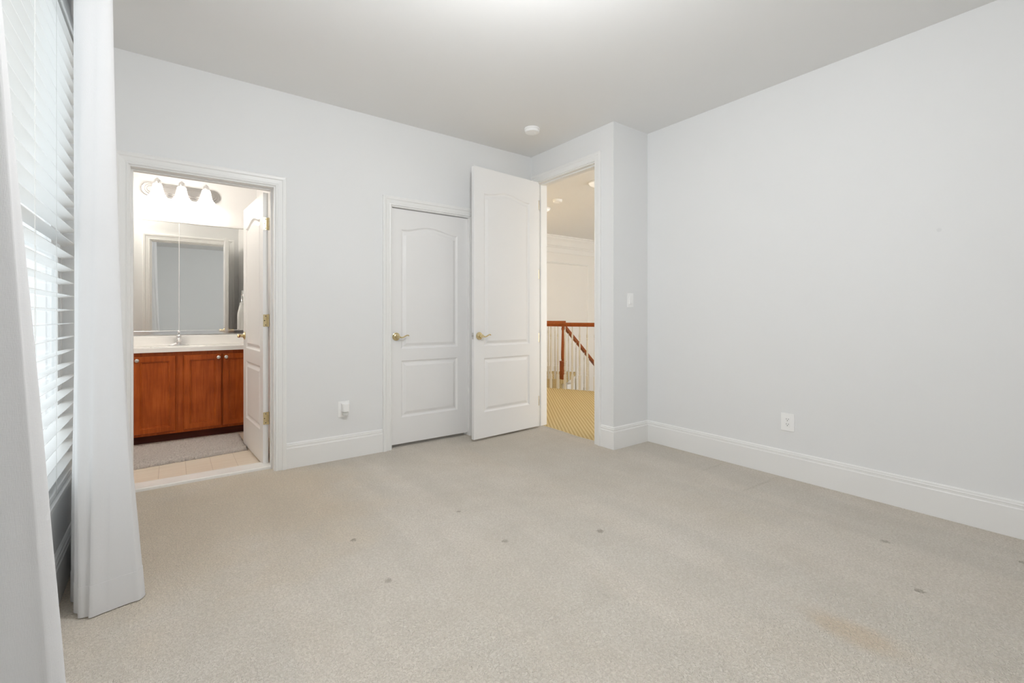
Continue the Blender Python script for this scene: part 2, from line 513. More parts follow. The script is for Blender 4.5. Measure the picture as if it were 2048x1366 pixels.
baseboard('baseboard_far', 'tall white baseboard between the bathroom and closet doorways', [((XL, YA), (BATH[0] - .08, YA), 0, -1, 0, 0), ((BATH[1] + .08, YA), (CLOS[0] - .08, YA), 0, -1, 0, 0), ((CLOS[1] + .08, YA), (XE, YA), 0, -1, 0, 0)])
baseboard('baseboard_jog', 'white baseboard wrapping the corner below the light switch', [((XE, HALL[0] - .08), (XE, YJ), -1, 0, 0, 1), ((XE, YJ), (XR, YJ), 0, -1, 1, 0)])
baseboard('baseboard_right', 'long white baseboard under the bare wall', [((XR, YJ), (XR, YR), -1, 0, 0, 0)])
baseboard('baseboard_left', 'white baseboard under the window', [((XL, YA), (XL, YR), 1, 0, 0, 0)])

# ------------------------------------------------------------------ windows


def window(name, label, axis, out, op, face, nmunt=1, meet=1.42):
    """frame, sash with muntins and a pane. axis 'x': opening runs along y at wall x; 'out' = depth position of the frame front"""
    s0, s1, z0, z1 = op
    e = thing(name, label, 'window', kind='structure')
    def bx(mb, a, zb, b, zt, d0, d1):
        lo, hi = sorted((out + face * d0, out + face * d1))
        if axis == 'x': mb.box(lo, a, zb, hi, b, zt)
        else: mb.box(a, lo, zb, b, hi, zt)
    f = MB()
    fw = .05
    bx(f, s0, z0, s0 + fw, z1, 0, .05); bx(f, s1 - fw, z0, s1, z1, 0, .05); bx(f, s0 + fw, z0, s1 - fw, z0 + fw, 0, .05); bx(f, s0 + fw, z1 - fw, s1 - fw, z1, 0, .05)
    f.build('window_frame', M['vinyl'], e, bevel=.003)
    for nm, za, zb, d in (('sash', z0 + fw, meet + .02, .003), ('sash', meet - .02, z1 - fw, .025)):
        m = MB(); a, b = s0 + fw, s1 - fw; r = .045
        bx(m, a, za, a + r, zb, d, d + .021); bx(m, b - r, za, b, zb, d, d + .021)
        bx(m, a + r, za, b - r, za + r, d, d + .021); bx(m, a + r, zb - r, b - r, zb, d, d + .021)
        n = 2
        for i in range(1, n):
            s = a + (b - a) * i / n; bx(m, s - .009, za + r, s + .009, zb - r, d + .006, d + .016)
        for i in range(1, nmunt):
            z = za + (zb - za) * i / nmunt; bx(m, a + r, z - .009, b - r, z + .009, d + .006, d + .016)
        so = m.build(nm, M['vinyl'], e)
        g = MB(); bx(g, a + .01, za + .01, b - .01, zb - .01, d + .009, d + .012)
        g.build('pane', M['glass'], so)
    return e


window('window_1', 'tall bright window behind the white slatted blind', 'x', XL - .062, W1, -1)
struct('trim_4', MB().box(XL - .065, W1[0], W1[2] - .018, XL + .003, W1[1], W1[2] + .004), M['trim'], 'thin white sill board under the blind', 'window sill', bevel=.003)


# ------------------------------------------------------------------ blind
bx0, by0, by1 = -0.400, W1[0] + .012, W1[1] - .012
b = thing('window_blind', 'white slatted blind let down over the bright window', 'window blind', (bx0, (by0 + by1) / 2, W1[2]))
off = Matrix.Translation(-Vector(b.location))
def bmb():
    m = MB(); m.T = off.copy(); return m
m = bmb(); m.box(bx0 - .025, by0, 2.425, bx0 + .03, by1, 2.468); m.build('headrail', M['slat'], b, bevel=.004)
m = bmb(); m.box(bx0 + .031, by0 - .006, 2.405, bx0 + .040, by1 + .006, 2.47); m.build('valance', M['slat'], b, bevel=.003)
m = bmb()
nsl, zs0, zs1 = 32, 0.447, 2.395
tilt = math.radians(6)
for i in range(nsl):
    zc = zs0 + (zs1 - zs0) * i / (nsl - 1)
    pts = []
    for k in range(7):
        t = -1 + 2 * k / 6; xx = t * .0265; zz = .0022 * (1 - t * t)
        pts.append((bx0 + xx * math.cos(tilt) - zz * math.sin(tilt), zc + xx * math.sin(tilt) + zz * math.cos(tilt)))
    jy = [rnd.uniform(-.0012, .0012) for _ in range(2)]
    ys = [by0 + (by1 - by0) * q / 6 for q in range(7)]
    rows = []
    for top in (1, 0):
        rows.append([[m.v((x, y, z + (0.0024 if top else 0) + jy[0] * math.sin(y * 2 + i) )) for (x, z) in pts] for y in ys])
    for q in range(6):
        for k in range(6):
            m.f([rows[0][q][k], rows[0][q][k + 1], rows[0][q + 1][k + 1], rows[0][q + 1][k]])
            m.f([rows[1][q][k], rows[1][q + 1][k], rows[1][q + 1][k + 1], rows[1][q][k + 1]])
        for k in (0, 6):
            m.f([rows[0][q][k], rows[0][q + 1][k], rows[1][q + 1][k], rows[1][q][k]])
    for q in (0, 6):
        m.f([rows[0][q][k] for k in range(7)] + [rows[1][q][k] for k in range(6, -1, -1)])
m.build('slats', M['slat'], b, smooth=True, angle=.5)
m = bmb(); m.box(bx0 - .026, by0, .388, bx0 + .027, by1, .412); m.build('bottom_rail', M['slat'], b, bevel=.004)
for yc in (1.5, 2.2, 2.56, 2.98):
    m = bmb()
    for sx in (-.029, .029):
        m.tube([(bx0 + sx, yc, .40), (bx0 + sx, yc, 1.4), (bx0 + sx, yc, 2.43)], .0011, 6, up=(0, 1, 0))
    m.build('ladder_cord', M['cord'], b)

# ------------------------------------------------------------------ curtains


def catmull(pts, n):
    out = []
    P = [pts[0]] + list(pts) + [pts[-1]]
    for i in range(1, len(P) - 2):
        p0, p1, p2, p3 = (Vector(P[i - 1]), Vector(P[i]), Vector(P[i + 1]), Vector(P[i + 2]))
        for k in range(n):
            t = k / n
            out.append(0.5 * ((2 * p1) + (-p0 + p2) * t + (2 * p0 - 5 * p1 + 4 * p2 - p3) * t * t + (-p0 + 3 * p1 - 3 * p2 + p3) * t ** 3))
    out.append(Vector(P[-2]))
    return out


def curtain(name, label, top, bot, z0fn, z1, base, curve=1.35, nz=46, n=7):
    """top, bot: plan outlines (x, y) of the gathered cloth at rod and hem"""
    e = thing(name, label, 'curtain', base)
    A = catmull([(x, y, 0) for x, y in top], n); B = catmull([(x, y, 0) for x, y in bot], n)
    o = Vector(base)
    mb = MB(); hem = MB()
    rows = []
    for r in range(nz + 1):
        t = r / nz; row = []
        k = t ** curve
        for i in range(len(A)):
            zb = z0fn(i / (len(A) - 1)); z = z1 + (zb - z1) * t
            p = A[i].lerp(B[i], k)
            wob = .006 * math.sin(i * 0.9 + 5 * t) * t + .004 * math.sin(7 * t + i * .35) * t
            row.append(Vector((p.x + wob, p.y + wob * .6, z)) - o)
        rows.append(row)
    def sheet(m, rr, thick, shift):
        # closed thin cloth: outer and inner layer
        N = len(rr[0]); lay = []
        for sgn in (0, 1):
            L = []
            for row in rr:
                q = []
                for i, p in enumerate(row):
                    d = row[min(i + 1, N - 1)] - row[max(i - 1, 0)]; nrm = Vector((-d.y, d.x, 0)).normalized()
                    q.append(m.v(p + nrm * (shift + (thick if sgn else 0))))
                L.append(q)
            lay.append(L)
        R = len(rr)
        for a in range(R - 1):
            for i in range(N - 1):
                m.f([lay[0][a][i], lay[0][a + 1][i], lay[0][a + 1][i + 1], lay[0][a][i + 1]])
                m.f([lay[1][a][i], lay[1][a][i + 1], lay[1][a + 1][i + 1], lay[1][a + 1][i]])
            for i in (0, N - 1):
                m.f([lay[0][a][i], lay[0][a + 1][i], lay[1][a + 1][i], lay[1][a][i]])
        for a in (0, R - 1):
            for i in range(N - 1): m.f([lay[0][a][i], lay[0][a][i + 1], lay[1][a][i + 1], lay[1][a][i]])
    sheet(mb, rows, .0016, 0)
    mb.build('cloth', M['curtain'], e, smooth=True, angle=1.2)
    hr = [[p.copy() for p in row] for row in rows[-3:]]
    sheet(hem, hr, .0044, -.0014)
    hem.build('hem', M['curtain'], e, smooth=True, angle=1.2)
    return e


# gathered panel beyond the blind
topF = [(-.348, 2.88), (-.318, 2.62), (-.302, 2.445), (-.272, 2.43), (-.292, 2.36), (-.285, 2.325), (-.240, 2.318), (-.199, 2.325), (-.186, 2.36), (-.215, 2.43), (-.280, 2.50), (-.240, 2.56), (-.220, 2.62), (-.245, 2.68), (-.300, 2.73), (-.262, 2.78), (-.242, 2.84), (-.26, 2.90), (-.33, 2.93)]
botF = [(-.345, 2.86), (-.322, 2.64), (-.306, 2.455), (-.272, 2.43), (-.285, 2.36), (-.268, 2.30), (-.236, 2.28), (-.168, 2.30), (-.095, 2.315), (-.120, 2.40), (-.215, 2.48), (-.160, 2.55), (-.120, 2.61), (-.165, 2.68), (-.270, 2.74), (-.190, 2.80), (-.135, 2.86), (-.17, 2.93), (-.33, 2.95)]
curtain('curtain', 'white curtain panel hanging between the blind and the bathroom door', topF, botF, lambda s: .004, 2.60, (-.22, 2.6, 0.0), curve=2.0)
# panel on the camera side of the blind
topN = [(-.357, 1.03), (-.345, 1.072), (-.315, 1.092), (-.286, 1.100), (-.288, 1.128), (-.345, 1.165), (-.335, 1.22), (-.356, 1.29), (-.343, 1.36), (-.356, 1.43), (-.345, 1.50), (-.357, 1.56)]
botN = [(-.345, 1.03), (-.285, 1.072), (-.200, 1.090), (-.138, 1.098), (-.142, 1.128), (-.225, 1.165), (-.185, 1.22), (-.275, 1.29), (-.225, 1.36), (-.295, 1.43), (-.265, 1.50), (-.34, 1.56)]
curtain('curtain', 'pale grey curtain panel close beside the camera, cut by the picture edge', topN, botN, lambda s: .004, 2.60, (-.29, 1.3, 0.0), curve=1.0)

# ------------------------------------------------------------------ panelled doors


def inset_loop(loop, d):
    n = len(loop); out = []
    for i in range(n):
        p0, p1, p2 = loop[i - 1], loop[i], loop[(i + 1) % n]
        e1 = (p1 - p0).normalized(); e2 = (p2 - p1).normalized()
        n1 = Vector((-e1.y, e1.x)); n2 = Vector((-e2.y, e2.x))
        b = (n1 + n2); b.normalize(); k = max(0.35, b.dot(n1))
        out.append(p1 + b * (d / k))
    return out


def panel_face(mb, rect, loops, prof, mp):
    """face rectangle with moulded panels let into it. loops are CCW in (s,z); prof = [(inset, depth)]; mp(s,z,depth)->co"""
    bm = mb.bm
    x0, x1, z0, z1 = rect
    R = [mb.v(mp(a, c, 0)) for a, c in ((x0, z0), (x1, z0), (x1, z1), (x0, z1))]
    edges = [bm.edges.new((R[i], R[(i + 1) % 4])) for i in range(4)]
    for lp in loops:
        first = [mb.v(mp(p.x, p.y, 0)) for p in lp]
        edges += [bm.edges.new((first[i], first[(i + 1) % len(first)])) for i in range(len(first))]
        prev = first
        for ins, dep in prof:
            q = [mb.v(mp(p.x, p.y, dep)) for p in inset_loop(lp, ins)]
            for i in range(len(q)):
                j = (i + 1) % len(q); mb.f([prev[i], prev[j], q[j], q[i]])
            prev = q
        mb.f(prev)
    bmesh.ops.triangle_fill(bm, use_beauty=True, use_dissolve=False, edges=edges)
    return R


def rect_loop(x0, x1, z0, z1): return [Vector(p) for p in ((x0, z0), (x1, z0), (x1, z1), (x0, z1))]


def arch_loop(x0, x1, z0, zc, rise, n=22):
    L = [Vector((x0, z0)), Vector((x1, z0))]
    for i in range(n + 1):
        t = 1 - i / n
        u = min(1, max(0, (t - .05) / .90))
        L.append(Vector((x0 + (x1 - x0) * t, zc + rise * (0.5 - 0.5 * math.cos(2 * PI * u)) ** 0.85)))
    return L


DPROF = [(.003, .001), (.011, .009), (.019, .0115), (.025, .0105), (.043, .003), (.048, .0015)]


def slab(parent, w, zb, zt, px0, px1, upper, lower, rise, t=.035):
    mb = MB()
    loops = [arch_loop(px0, px1, upper[0], upper[1], rise), rect_loop(px0, px1, lower[0], lower[1])]
    F = panel_face(mb, (-w, 0, zb, zt), loops, DPROF, lambda s, z, d: (s, d, z))
    B = panel_face(mb, (-w, 0, zb, zt), loops, DPROF, lambda s, z, d: (s, t - d, z))
    for i in range(4):
        j = (i + 1) % 4; mb.f([F[i], F[j], B[j], B[i]])
    return mb.build('door_panel', M['door'], parent)


def lever(parent, s, z, face_y, sgn, name='door_handle'):
    """brass rose and waved lever; sgn -1: on the front (towards -y)"""
    mb = MB()
    mb.T = Matrix.Translation((s, face_y, z)) @ Matrix.Rotation(PI / 2 if sgn < 0 else -PI / 2, 4, 'X')
    mb.lathe([(.0, 0), (.034, 0), (.034, .004), (.030, .0055), (.029, .0075), (.024, .0085), (.022, .012), (.016, .014), (.0135, .016), (.0125, .034), (.0155, .037), (.0155, .050), (.012, .056), (0, .057)], 28)
    mb.T = Matrix.Translation((s, face_y, z))
    y = sgn * .046
    path = [(0, y, 0), (.016, y, -.003), (.032, y * 1.02, -.008), (.048, y * 1.04, -.004), (.064, y * 1.04, .005), (.080, y * 1.02, .011), (.092, y * .98, .010), (.098, y * .92, .004)]
    mb.tube(path, .0072, 10, [1.15, 1.1, .95, .85, .8, .8, .85, .6])
    return mb.build(name, M['brass'], parent, smooth=True)


def hinge(parent, z, y_pin, depth=.032):
    mb = MB()
    mb.box(-.0005, .001, z - .045, .0022, depth, z + .045)
    for dz in (-.036, -.012, .012, .036): pass
    mb.lathe([(0, -.048), (.0035, -.047), (.0055, -.045), (.0055, -.0185), (.0048, -.018), (.0055, -.0175), (.0055, .0175), (.0048, .018), (.0055, .0185), (.0055, .045), (.0035, .047), (0, .048)], 12, Matrix.Translation((.006, y_pin, z)))
    h = mb.build('hinge', M['brass'], parent, smooth=True)
    sc = MB()
    for dz, yy in ((-.033, depth * .55), (0, depth * .3), (.033, depth * .55)):
        sc.lathe([(.0038, 0), (.0030, .001), (0, .0012)], 10, Matrix.Translation((.0022, yy, z + dz)) @ Matrix.Rotation(PI / 2, 4, 'Y'))
    sc.build('screw_heads', M['slot'], h)


# bathroom door, swung into the bathroom
d1 = thing('door_1', 'white two-panel door standing open into the bathroom', 'door', (.543, 3.832, 0), math.atan2(-1, .056), kind='structure')
slab(d1, .765, .012, 2.03, -.655, -.105, (.842, 1.852), (.25, .735), .045)
lever(d1, -.765 + .06, .945, 0, -1); lever(d1, -.765 + .06, .945, .035, 1)
for z in (1.80, 1.08, .353): hinge(d1, z, .036)
# closet door, shut
d2 = thing('door_2', 'white closed closet door with an arched upper panel', 'door', (2.224, YA + .030, 0), 0, kind='structure')
slab(d2, .750, .028, 2.024, -.657, -.106, (.833, 1.852), (.25, .734), .043)
lever(d2, -.750 + .048, .94, 0, -1)
# tall hall door, open almost flat against the wall
d3 = thing('door_3', 'tall white door standing open beside the hall doorway', 'door', (2.933, 3.512, 0), math.atan2(.058, .791), kind='structure')
slab(d3, .793, .02, 2.443, -.683, -.122, (.843, 2.217), (.248, .737), .042)
lever(d3, -.793 + .056, .937, 0, -1)
for z in (2.22, 1.53, .9, .27): hinge(d3, z, .006, .03)
m = MB(); m.box(-.7945, .006, .908, -.7925, .029, .966); m.box(-.803, .011, .929, -.793, .024, .945)
m.build('latch', M['steel'], d3, bevel=.002)

# ------------------------------------------------------------------ bathroom shell
mb = MB(); mb.box(BX0, YA + .085, -.06, BX1, BY1, 0)
struct('floor_bathroom', mb, M['tile'], 'beige tiled floor of the bathroom', 'floor')
struct('trim_5', MB().box(BATH[0] - .003, YA + .070, -.01, BATH[1] + .003, YAB + .075, .020), M['marble'], 'pale marble threshold strip across the bathroom doorway', 'threshold', bevel=.006)
struct('wall_bathroom_back', MB().box(BX0 - .1, BY1, -.06, BX1 + .1, BY1 + .1, H), M['bath_wall'], 'white bathroom wall behind the mirror and vanity light', 'wall')
struct('wall_bathroom_front', MB().box(BX0 - .1, YA, -.06, XO, YAB, H).box(XO, YA + .14, -.06, XL, YAB + .002, H), M['bath_wall'], 'bathroom wall out of sight beside the doorway', 'wall')
struct('wall_bathroom_right', MB().box(BX1, YAB, -.06, BX1 + .1, BY1, H), M['bath_wall'], 'white bathroom wall behind the open door', 'wall')
struct('wall_bathroom_left', MB().box(BX0 - .1, YAB, -.06, BX0, BY1, H), M['bath_wall'], 'white bathroom wall hidden past the doorway', 'wall')
struct('ceiling_bathroom', MB().box(BX0 - .1, YAB, H, BX1 + .1, BY1 + .1, H + .1), M['ceiling'], 'white ceiling over the bathroom', 'ceiling')

# ------------------------------------------------------------------ vanity
VX0, VX1, VY = -1.045, .712, 5.06
v = thing('vanity_cabinet', 'cherry-stained bathroom vanity cabinet with panelled doors', 'cabinet', (.0, 5.26, 0))
ov = Matrix.Translation((0, -5.26, 0))
def vmb():
    m = MB(); m.T = ov.copy(); return m
m = vmb(); m.box(VX0, VY + .001, .075, VX1, VY + .02, .796); m.box(VX0, VY + .02, .075, VX0 + .016, BY1 - .003, .796); m.box(VX1 - .016, VY + .02, .075, VX1, BY1 - .003, .796); m.box(VX0 + .016, VY + .02, .075, VX1 - .016, BY1 - .003, .091); m.box(VX0 + .016, BY1 - .012, .091, VX1 - .016, BY1 - .003, .796)
m.build('carcass', M['cherry'], v)
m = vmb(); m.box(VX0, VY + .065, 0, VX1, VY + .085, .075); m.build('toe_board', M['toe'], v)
CPROF = [(.044, 0), (.047, .004), (.052, .0035), (.056, .009), (.060, .009)]
for (a, c, kx) in ((-.565, -.276, -.30), (-.263, .028, -.239), (.084, .370, .347), (.383, .668, .407)):
    z0, z1, th = .097, .763, .02
    m = vmb(); e = .006
    lp = rect_loop(a + e, c - e, z0 + e, z1 - e)
    R = [m.v((p.x, VY - th, p.y)) for p in lp]
    prev = R
    for ins, dep in CPROF:
        q = [m.v((p.x, VY - th + dep, p.y)) for p in inset_loop(lp, ins - e)]
        for i in range(4): m.f([prev[i], prev[(i + 1) % 4], q[(i + 1) % 4], q[i]])
        prev = q
    m.f(prev)
    S = [m.v((p.x, VY - th + e, p.y)) for p in rect_loop(a, c, z0, z1)]; Bk = [m.v((p.x, VY, p.y)) for p in rect_loop(a, c, z0, z1)]
    for i in range(4):
        j = (i + 1) % 4; m.f([R[i], R[j], S[j], S[i]]); m.f([S[i], S[j], Bk[j], Bk[i]])
    m.f(Bk)
    dr = m.build('door', M['cherry'], v)
    m = vmb(); m.lathe([(0, 0), (.006, 0), (.005, .010), (.009, .014), (.0155, .020), (.0155, .025), (.010, .030), (0, .031)], 20, Matrix.Translation((kx, VY - th, .733)) @ Matrix.Rotation(PI / 2, 4, 'X'))
    m.build('knob', M['nickel'], dr, smooth=True)

ct = thing('vanity_countertop', 'cream one-piece vanity top with an upstand behind the basin', 'countertop', (0, 5.26, .797))
oc = Matrix.Translation((0, -5.26, -.797))
m = MB(); m.T = oc.copy()
# top with an oval basin pressed into it
bc, ba, bb = (.053, 5.215), .21, .125
x0, x1, y0, y1 = VX0, VX1, VY - .028, BY1 - .002
zt = .834
N = 40
oval = lambda k, z: [m.v((bc[0] + ba * k * math.cos(2 * PI * i / N), bc[1] + bb * k * math.sin(2 * PI * i / N), z)) for i in range(N)]
R = [m.v((a, c, zt)) for a, c in ((x0, y0), (x1, y0), (x1, y1), (x0, y1))]
rim = oval(1, zt)
ed = [m.bm.edges.new((R[i], R[(i + 1) % 4])) for i in range(4)] + [m.bm.edges.new((rim[i], rim[(i + 1) % N])) for i in range(N)]
prev = rim
for k, z in ((.96, zt - .006), (.86, zt - .05), (.66, zt - .095), (.35, zt - .115), (.1, zt - .118)):
    q = oval(k, z)
    for i in range(N): m.f([prev[i], prev[(i + 1) % N], q[(i + 1) % N], q[i]])
    prev = q
m.f(prev)
bmesh.ops.triangle_fill(m.bm, use_beauty=True, use_dissolve=False, edges=ed)
Bt = [m.v((a, c, .797)) for a, c in ((x0, y0), (x1, y0), (x1, y1), (x0, y1))]
for i in range(4): m.f([R[i], R[(i + 1) % 4], Bt[(i + 1) % 4], Bt[i]])
m.build('top', M['counter'], ct)
m = MB(); m.T = oc.copy(); m.box(VX0, BY1 - .024, .834, VX1, BY1 - .002, .928); m.build('upstand', M['counter'], ct, bevel=.004)

fx, fy = .053, 5.385
f = thing('faucet', 'chrome single-handle faucet on the vanity top', 'faucet', (fx, fy, .834))
m = MB(); m.prism([(.083 * math.copysign(abs(math.cos(a)) ** .8, math.cos(a)), .027 * math.sin(a)) for a in [2 * PI * i / 28 for i in range(28)]], 0, .006)
rr_ = [[m.v((a_ * math.cos(2 * PI * i / 28), b_ * math.sin(2 * PI * i / 28), z_)) for i in range(28)] for a_, b_, z_ in ((.080, .026, .006), (.074, .026, .010), (.046, .025, .021), (.027, .024, .034))]
for A_, B_ in zip(rr_, rr_[1:]):
    for i in range(28): m.f([A_[i], A_[(i + 1) % 28], B_[(i + 1) % 28], B_[i]])
m.f(rr_[-1]); m.f(rr_[0][::-1])
m.build('base_plate', M['chrome'], f, smooth=True)
m = MB(); m.lathe([(.030, .010), (.028, .03), (.025, .055), (.0225, .066), (.014, .072), (0, .074)], 24)
m.tube([(0, -.005, .05), (0, -.04, .062), (0, -.08, .066), (0, -.115, .058), (0, -.122, .046)], .0125, 12, [1.1, 1, .95, .9, .85])
m.build('spout', M['chrome'], f, smooth=True)
m = MB(); m.lathe([(.021, .074), (.0215, .082), (.020, .094), (.013, .101), (0, .103)], 24)
m.tube([(0, 0, .092), (0, .004, .108), (0, .002, .122), (0, -.012, .132)], .007, 10, [1, .95, 1, 1.3])
m.build('handle', M['chrome'], f, smooth=True)

# ------------------------------------------------------------------ mirror, vanity light
mi = thing('mirror', 'wide two-panel frameless mirror above the vanity', 'mirror', (-.2, BY1, .935))
om = Matrix.Translation((.2, -BY1, -.935))
for a, c, y in ((VX0 + .005, .055, .006), (.057, BX1 - .006, .006)):
    m = MB(); m.T = om.copy(); m.box(a, BY1 - y, .972, c, BY1 - .0005, 2.008); m.build('mirror_panel', M['mirror'], mi, bevel=.0015, seg=1)
m = MB(); m.T = om.copy(); m.box(VX0 + .004, BY1 - .010, .934, BX1 - .005, BY1 - .0004, .974); m.build('bottom_channel', M['chrome'], mi, bevel=.003)
m = MB(); m.T = om.copy(); m.box(VX0 + .004, BY1 - .008, 2.008, BX1 - .005, BY1 - .0004, 2.014); m.build('top_channel', M['nickel'], mi)
m = MB(); m.T = om.copy(); m.box(.0545, BY1 - .0068, .974, .0575, BY1 - .001, 2.008); m.build('seam_strip', M['plastic'], mi)

LX, LZ = .080, 2.301
vl = thing('vanity_light', 'chrome bar light with three lit frosted bell shades above the mirror', 'light fixture', (LX, BY1, LZ))
def pill(m, hw, r, y0, y1):
    P = []
    for i in range(17): a = -PI / 2 + PI * i / 16; P.append((hw - r + r * math.cos(a), r * math.sin(a)))
    for i in range(17): a = PI / 2 + PI * i / 16; P.append((-hw + r + r * math.cos(a), r * math.sin(a)))
    A = [m.v((x, y0, z)) for x, z in P]; B = [m.v((x, y1, z)) for x, z in P]; n = len(P)
    m.f(A[::-1]); m.f(B)
    for i in range(n): m.f([A[i], A[(i + 1) % n], B[(i + 1) % n], B[i]])
m = MB(); pill(m, .31, .063, -.0005, -.016); pill(m, .285, .045, -.016, -.026); pill(m, .268, .03, -.026, -.032)
m.build('back_plate', M['plate'], vl, bevel=.004)
for cx in (-.187, -.005, .188):
    m = MB(); m.T = Matrix.Translation((cx, -.115, 0))
    m.tube([(0, .09, .01), (0, .05, .035), (0, .015, .075), (0, 0, .075)], .0075, 10)
    m.lathe([(0, .088), (.010, .086), (.016, .078), (.026, .070), (.030, .058), (.030, .034), (.026, .030), (0, .029)], 20)
    arm = m.build('socket', M['chrome'], vl, smooth=True)
    m = MB(); m.T = Matrix.Translation((cx, -.115, 0))
    m.lathe([(.027, .030), (.034, .028), (.038, .010), (.043, -.02), (.051, -.055), (.065, -.078), (.073, -.086), (.070, -.087), (.062, -.078), (.048, -.055), (.040, -.02), (.035, .008), (.030, .022), (.024, .027)], 28)
    m.build('shade', M['shade'], vl, smooth=True)
    lp = bpy.data.lights.new('bulb', 'POINT'); lp.energy = 0.9; lp.color = (1, .93, .84); lp.shadow_soft_size = .03
    lo = bpy.data.objects.new('bulb', lp); COL.objects.link(lo); lo.parent = vl; lo.location = (cx, -.115, -.075)

# ------------------------------------------------------------------ towel on a ring, bath mat
tr = thing('towel_ring', 'small chrome towel holder on the bathroom wall, seen in the mirror', 'towel holder', (BX1, 4.80, 1.40))
m = MB(); m.lathe([(.024, 0), (.024, .006), (.012, .012), (.009, .057), (.012, .066), (0, .069)], 18, Matrix.Rotation(-PI / 2, 4, 'Y')); m.build('post', M['chrome'], tr, smooth=True)
m = MB(); m.tube([(-.060, .075 * math.sin(2 * PI * i / 28), -.075 + .075 * math.cos(2 * PI * i / 28)) for i in range(29)], .0045, 8, up=(1, 0, 0)); m.build('ring', M['chrome'], tr, smooth=True)
mb = MB()
rows = []
for r in range(25):
    z = 1.262 - .30 * r / 24 if r else 1.262
    t = r / 24
    row = []
    for i in range(41):
        a = 2 * PI * i / 40
        hw = .072 + .035 * min(1, t * 3); dp = .018 + .026 * min(1, t * 2.5)
        q = 1 + .10 * math.sin(5 * a + 1.0) * min(1, t * 2)
        row.append(mb.v((BX1 - .066 + dp * q * math.cos(a), 4.80 + hw * q * math.sin(a), z + (.012 * (1 - (math.sin(a)) ** 2) if r == 0 else 0) + .006 * math.sin(3 * a) * t)))
    rows.append(row)
for a, b_ in zip(rows, rows[1:]):
    for i in range(40): mb.f([a[i], a[i + 1], b_[i + 1], b_[i]])
mb.f(rows[0][:-1]); mb.f(rows[-1][:-1][::-1])
tag(mb.build('towel', M['towel'], smooth=True, angle=1.3), 'white hand towel hanging behind the open bathroom door', 'towel')

mb = MB()
nx, ny = 150, 90
mx0, mx1, my0, my1 = -.40, .505, 4.32, 4.95
top = {}
for i in range(nx + 1):
    for j in range(ny + 1):
        s, t_ = i / nx, j / ny
        x = mx0 + (mx1 - mx0) * s; y = my0 + (my1 - my0) * t_ + (s - .5) * .09 * (1 - t_) - .0 
        ed = min(s, 1 - s) * (mx1 - mx0); ed = min(ed, min(t_, 1 - t_) * (my1 - my0))
        hgt = .030 * min(1, (ed / .03)) ** .5 if ed > 0 else 0.0
        if ed < .012: x += rnd.uniform(-.006, .006); y += rnd.uniform(-.006, .006)
        z = .002 + hgt + (rnd.uniform(-.007, .007) if ed > .004 else rnd.uniform(0, .004))
        top[i, j] = mb.v((x, y, z))
for i in range(nx):
    for j in range(ny): mb.f([top[i, j], top[i + 1, j], top[i + 1, j + 1], top[i, j + 1]])
brd = [top[i, 0] for i in range(nx + 1)] + [top[nx, j] for j in range(1, ny + 1)] + [top[i, ny] for i in range(nx - 1, -1, -1)] + [top[0, j] for j in range(ny - 1, 0, -1)]
low = [mb.bm.verts.new((q.co.x, q.co.y, .0008)) for q in brd]
for i in range(len(brd)): mb.f([brd[i], low[i], low[(i + 1) % len(low)], brd[(i + 1) % len(brd)]])
mb.f(low)
tag(mb.build('bath_mat', M['shag'], smooth=True, angle=2.0), 'shaggy taupe bath mat on the tiles in front of the vanity', 'bath mat')

# ------------------------------------------------------------------ switch, sockets, detector


def receptacle(m, cx, cz, fy):
    for dx in (-.0065, .0065):
        m.box(cx + dx - .0011, fy - .0006, cz + .001, cx + dx + .0011, fy + .001, cz + .0095)
    m.lathe([(.0026, 0), (0, .0001)], 10, Matrix.Translation((cx, fy - .0003, cz - .006)) @ Matrix.Rotation(PI / 2, 4, 'X'))
    m.box(cx - .0026, fy - .0006, cz - .006, cx + .0026, fy + .001, cz - .0035)


def plate(e, wd, ht):
    m = MB(); m.box(-wd / 2, -.006, -ht / 2, wd / 2, -.0003, ht / 2); m.build('cover_plate', M['plastic'], e, bevel=.0025)
    m = MB()
    for dz in (-.048, .048): m.lathe([(.0033, 0), (.0028, .0009), (0, .0011)], 10, Matrix.Translation((0, -.006, dz)) @ Matrix.Rotation(PI / 2, 4, 'X'))
    pass


s = thing('light_switch', 'white rocker light switch on the return wall', 'light switch', (3.176, YJ, 1.25))
plate(s, .078, .122)
m = MB(); m.box(-.0175, -.0075, -.0345, .0175, -.006, .0345); m.build('bezel', M['plastic'], s, bevel=.001)
m = MB(); m.prism([(-.006, -.031), (-.0125, -.031), (-.008, 0), (-.0092, .031), (-.006, .031)], -.0145, .0145)
m.bm.transform(Matrix.Rotation(PI / 2, 4, 'Y') @ Matrix.Identity(4)) if False else None
for q in m.bm.verts: q.co = Vector((q.co.z, q.co.x, q.co.y))
m.build('rocker', M['plastic'], s)

o = thing('wall_outlet', 'white wall socket on the long bare wall', 'wall socket', (XR, 1.412, .381), -PI / 2)
plate(o, .086, .122)
m = MB(); m.box(-.0168, -.0085, -.0335, .0168, -.006, .0335); m.build('receptacle', M['plastic'], o, bevel=.001)
m = MB(); receptacle(m, 0, .017, -.0085); receptacle(m, 0, -.017, -.0085); m.build('slots', M['slot'], o)

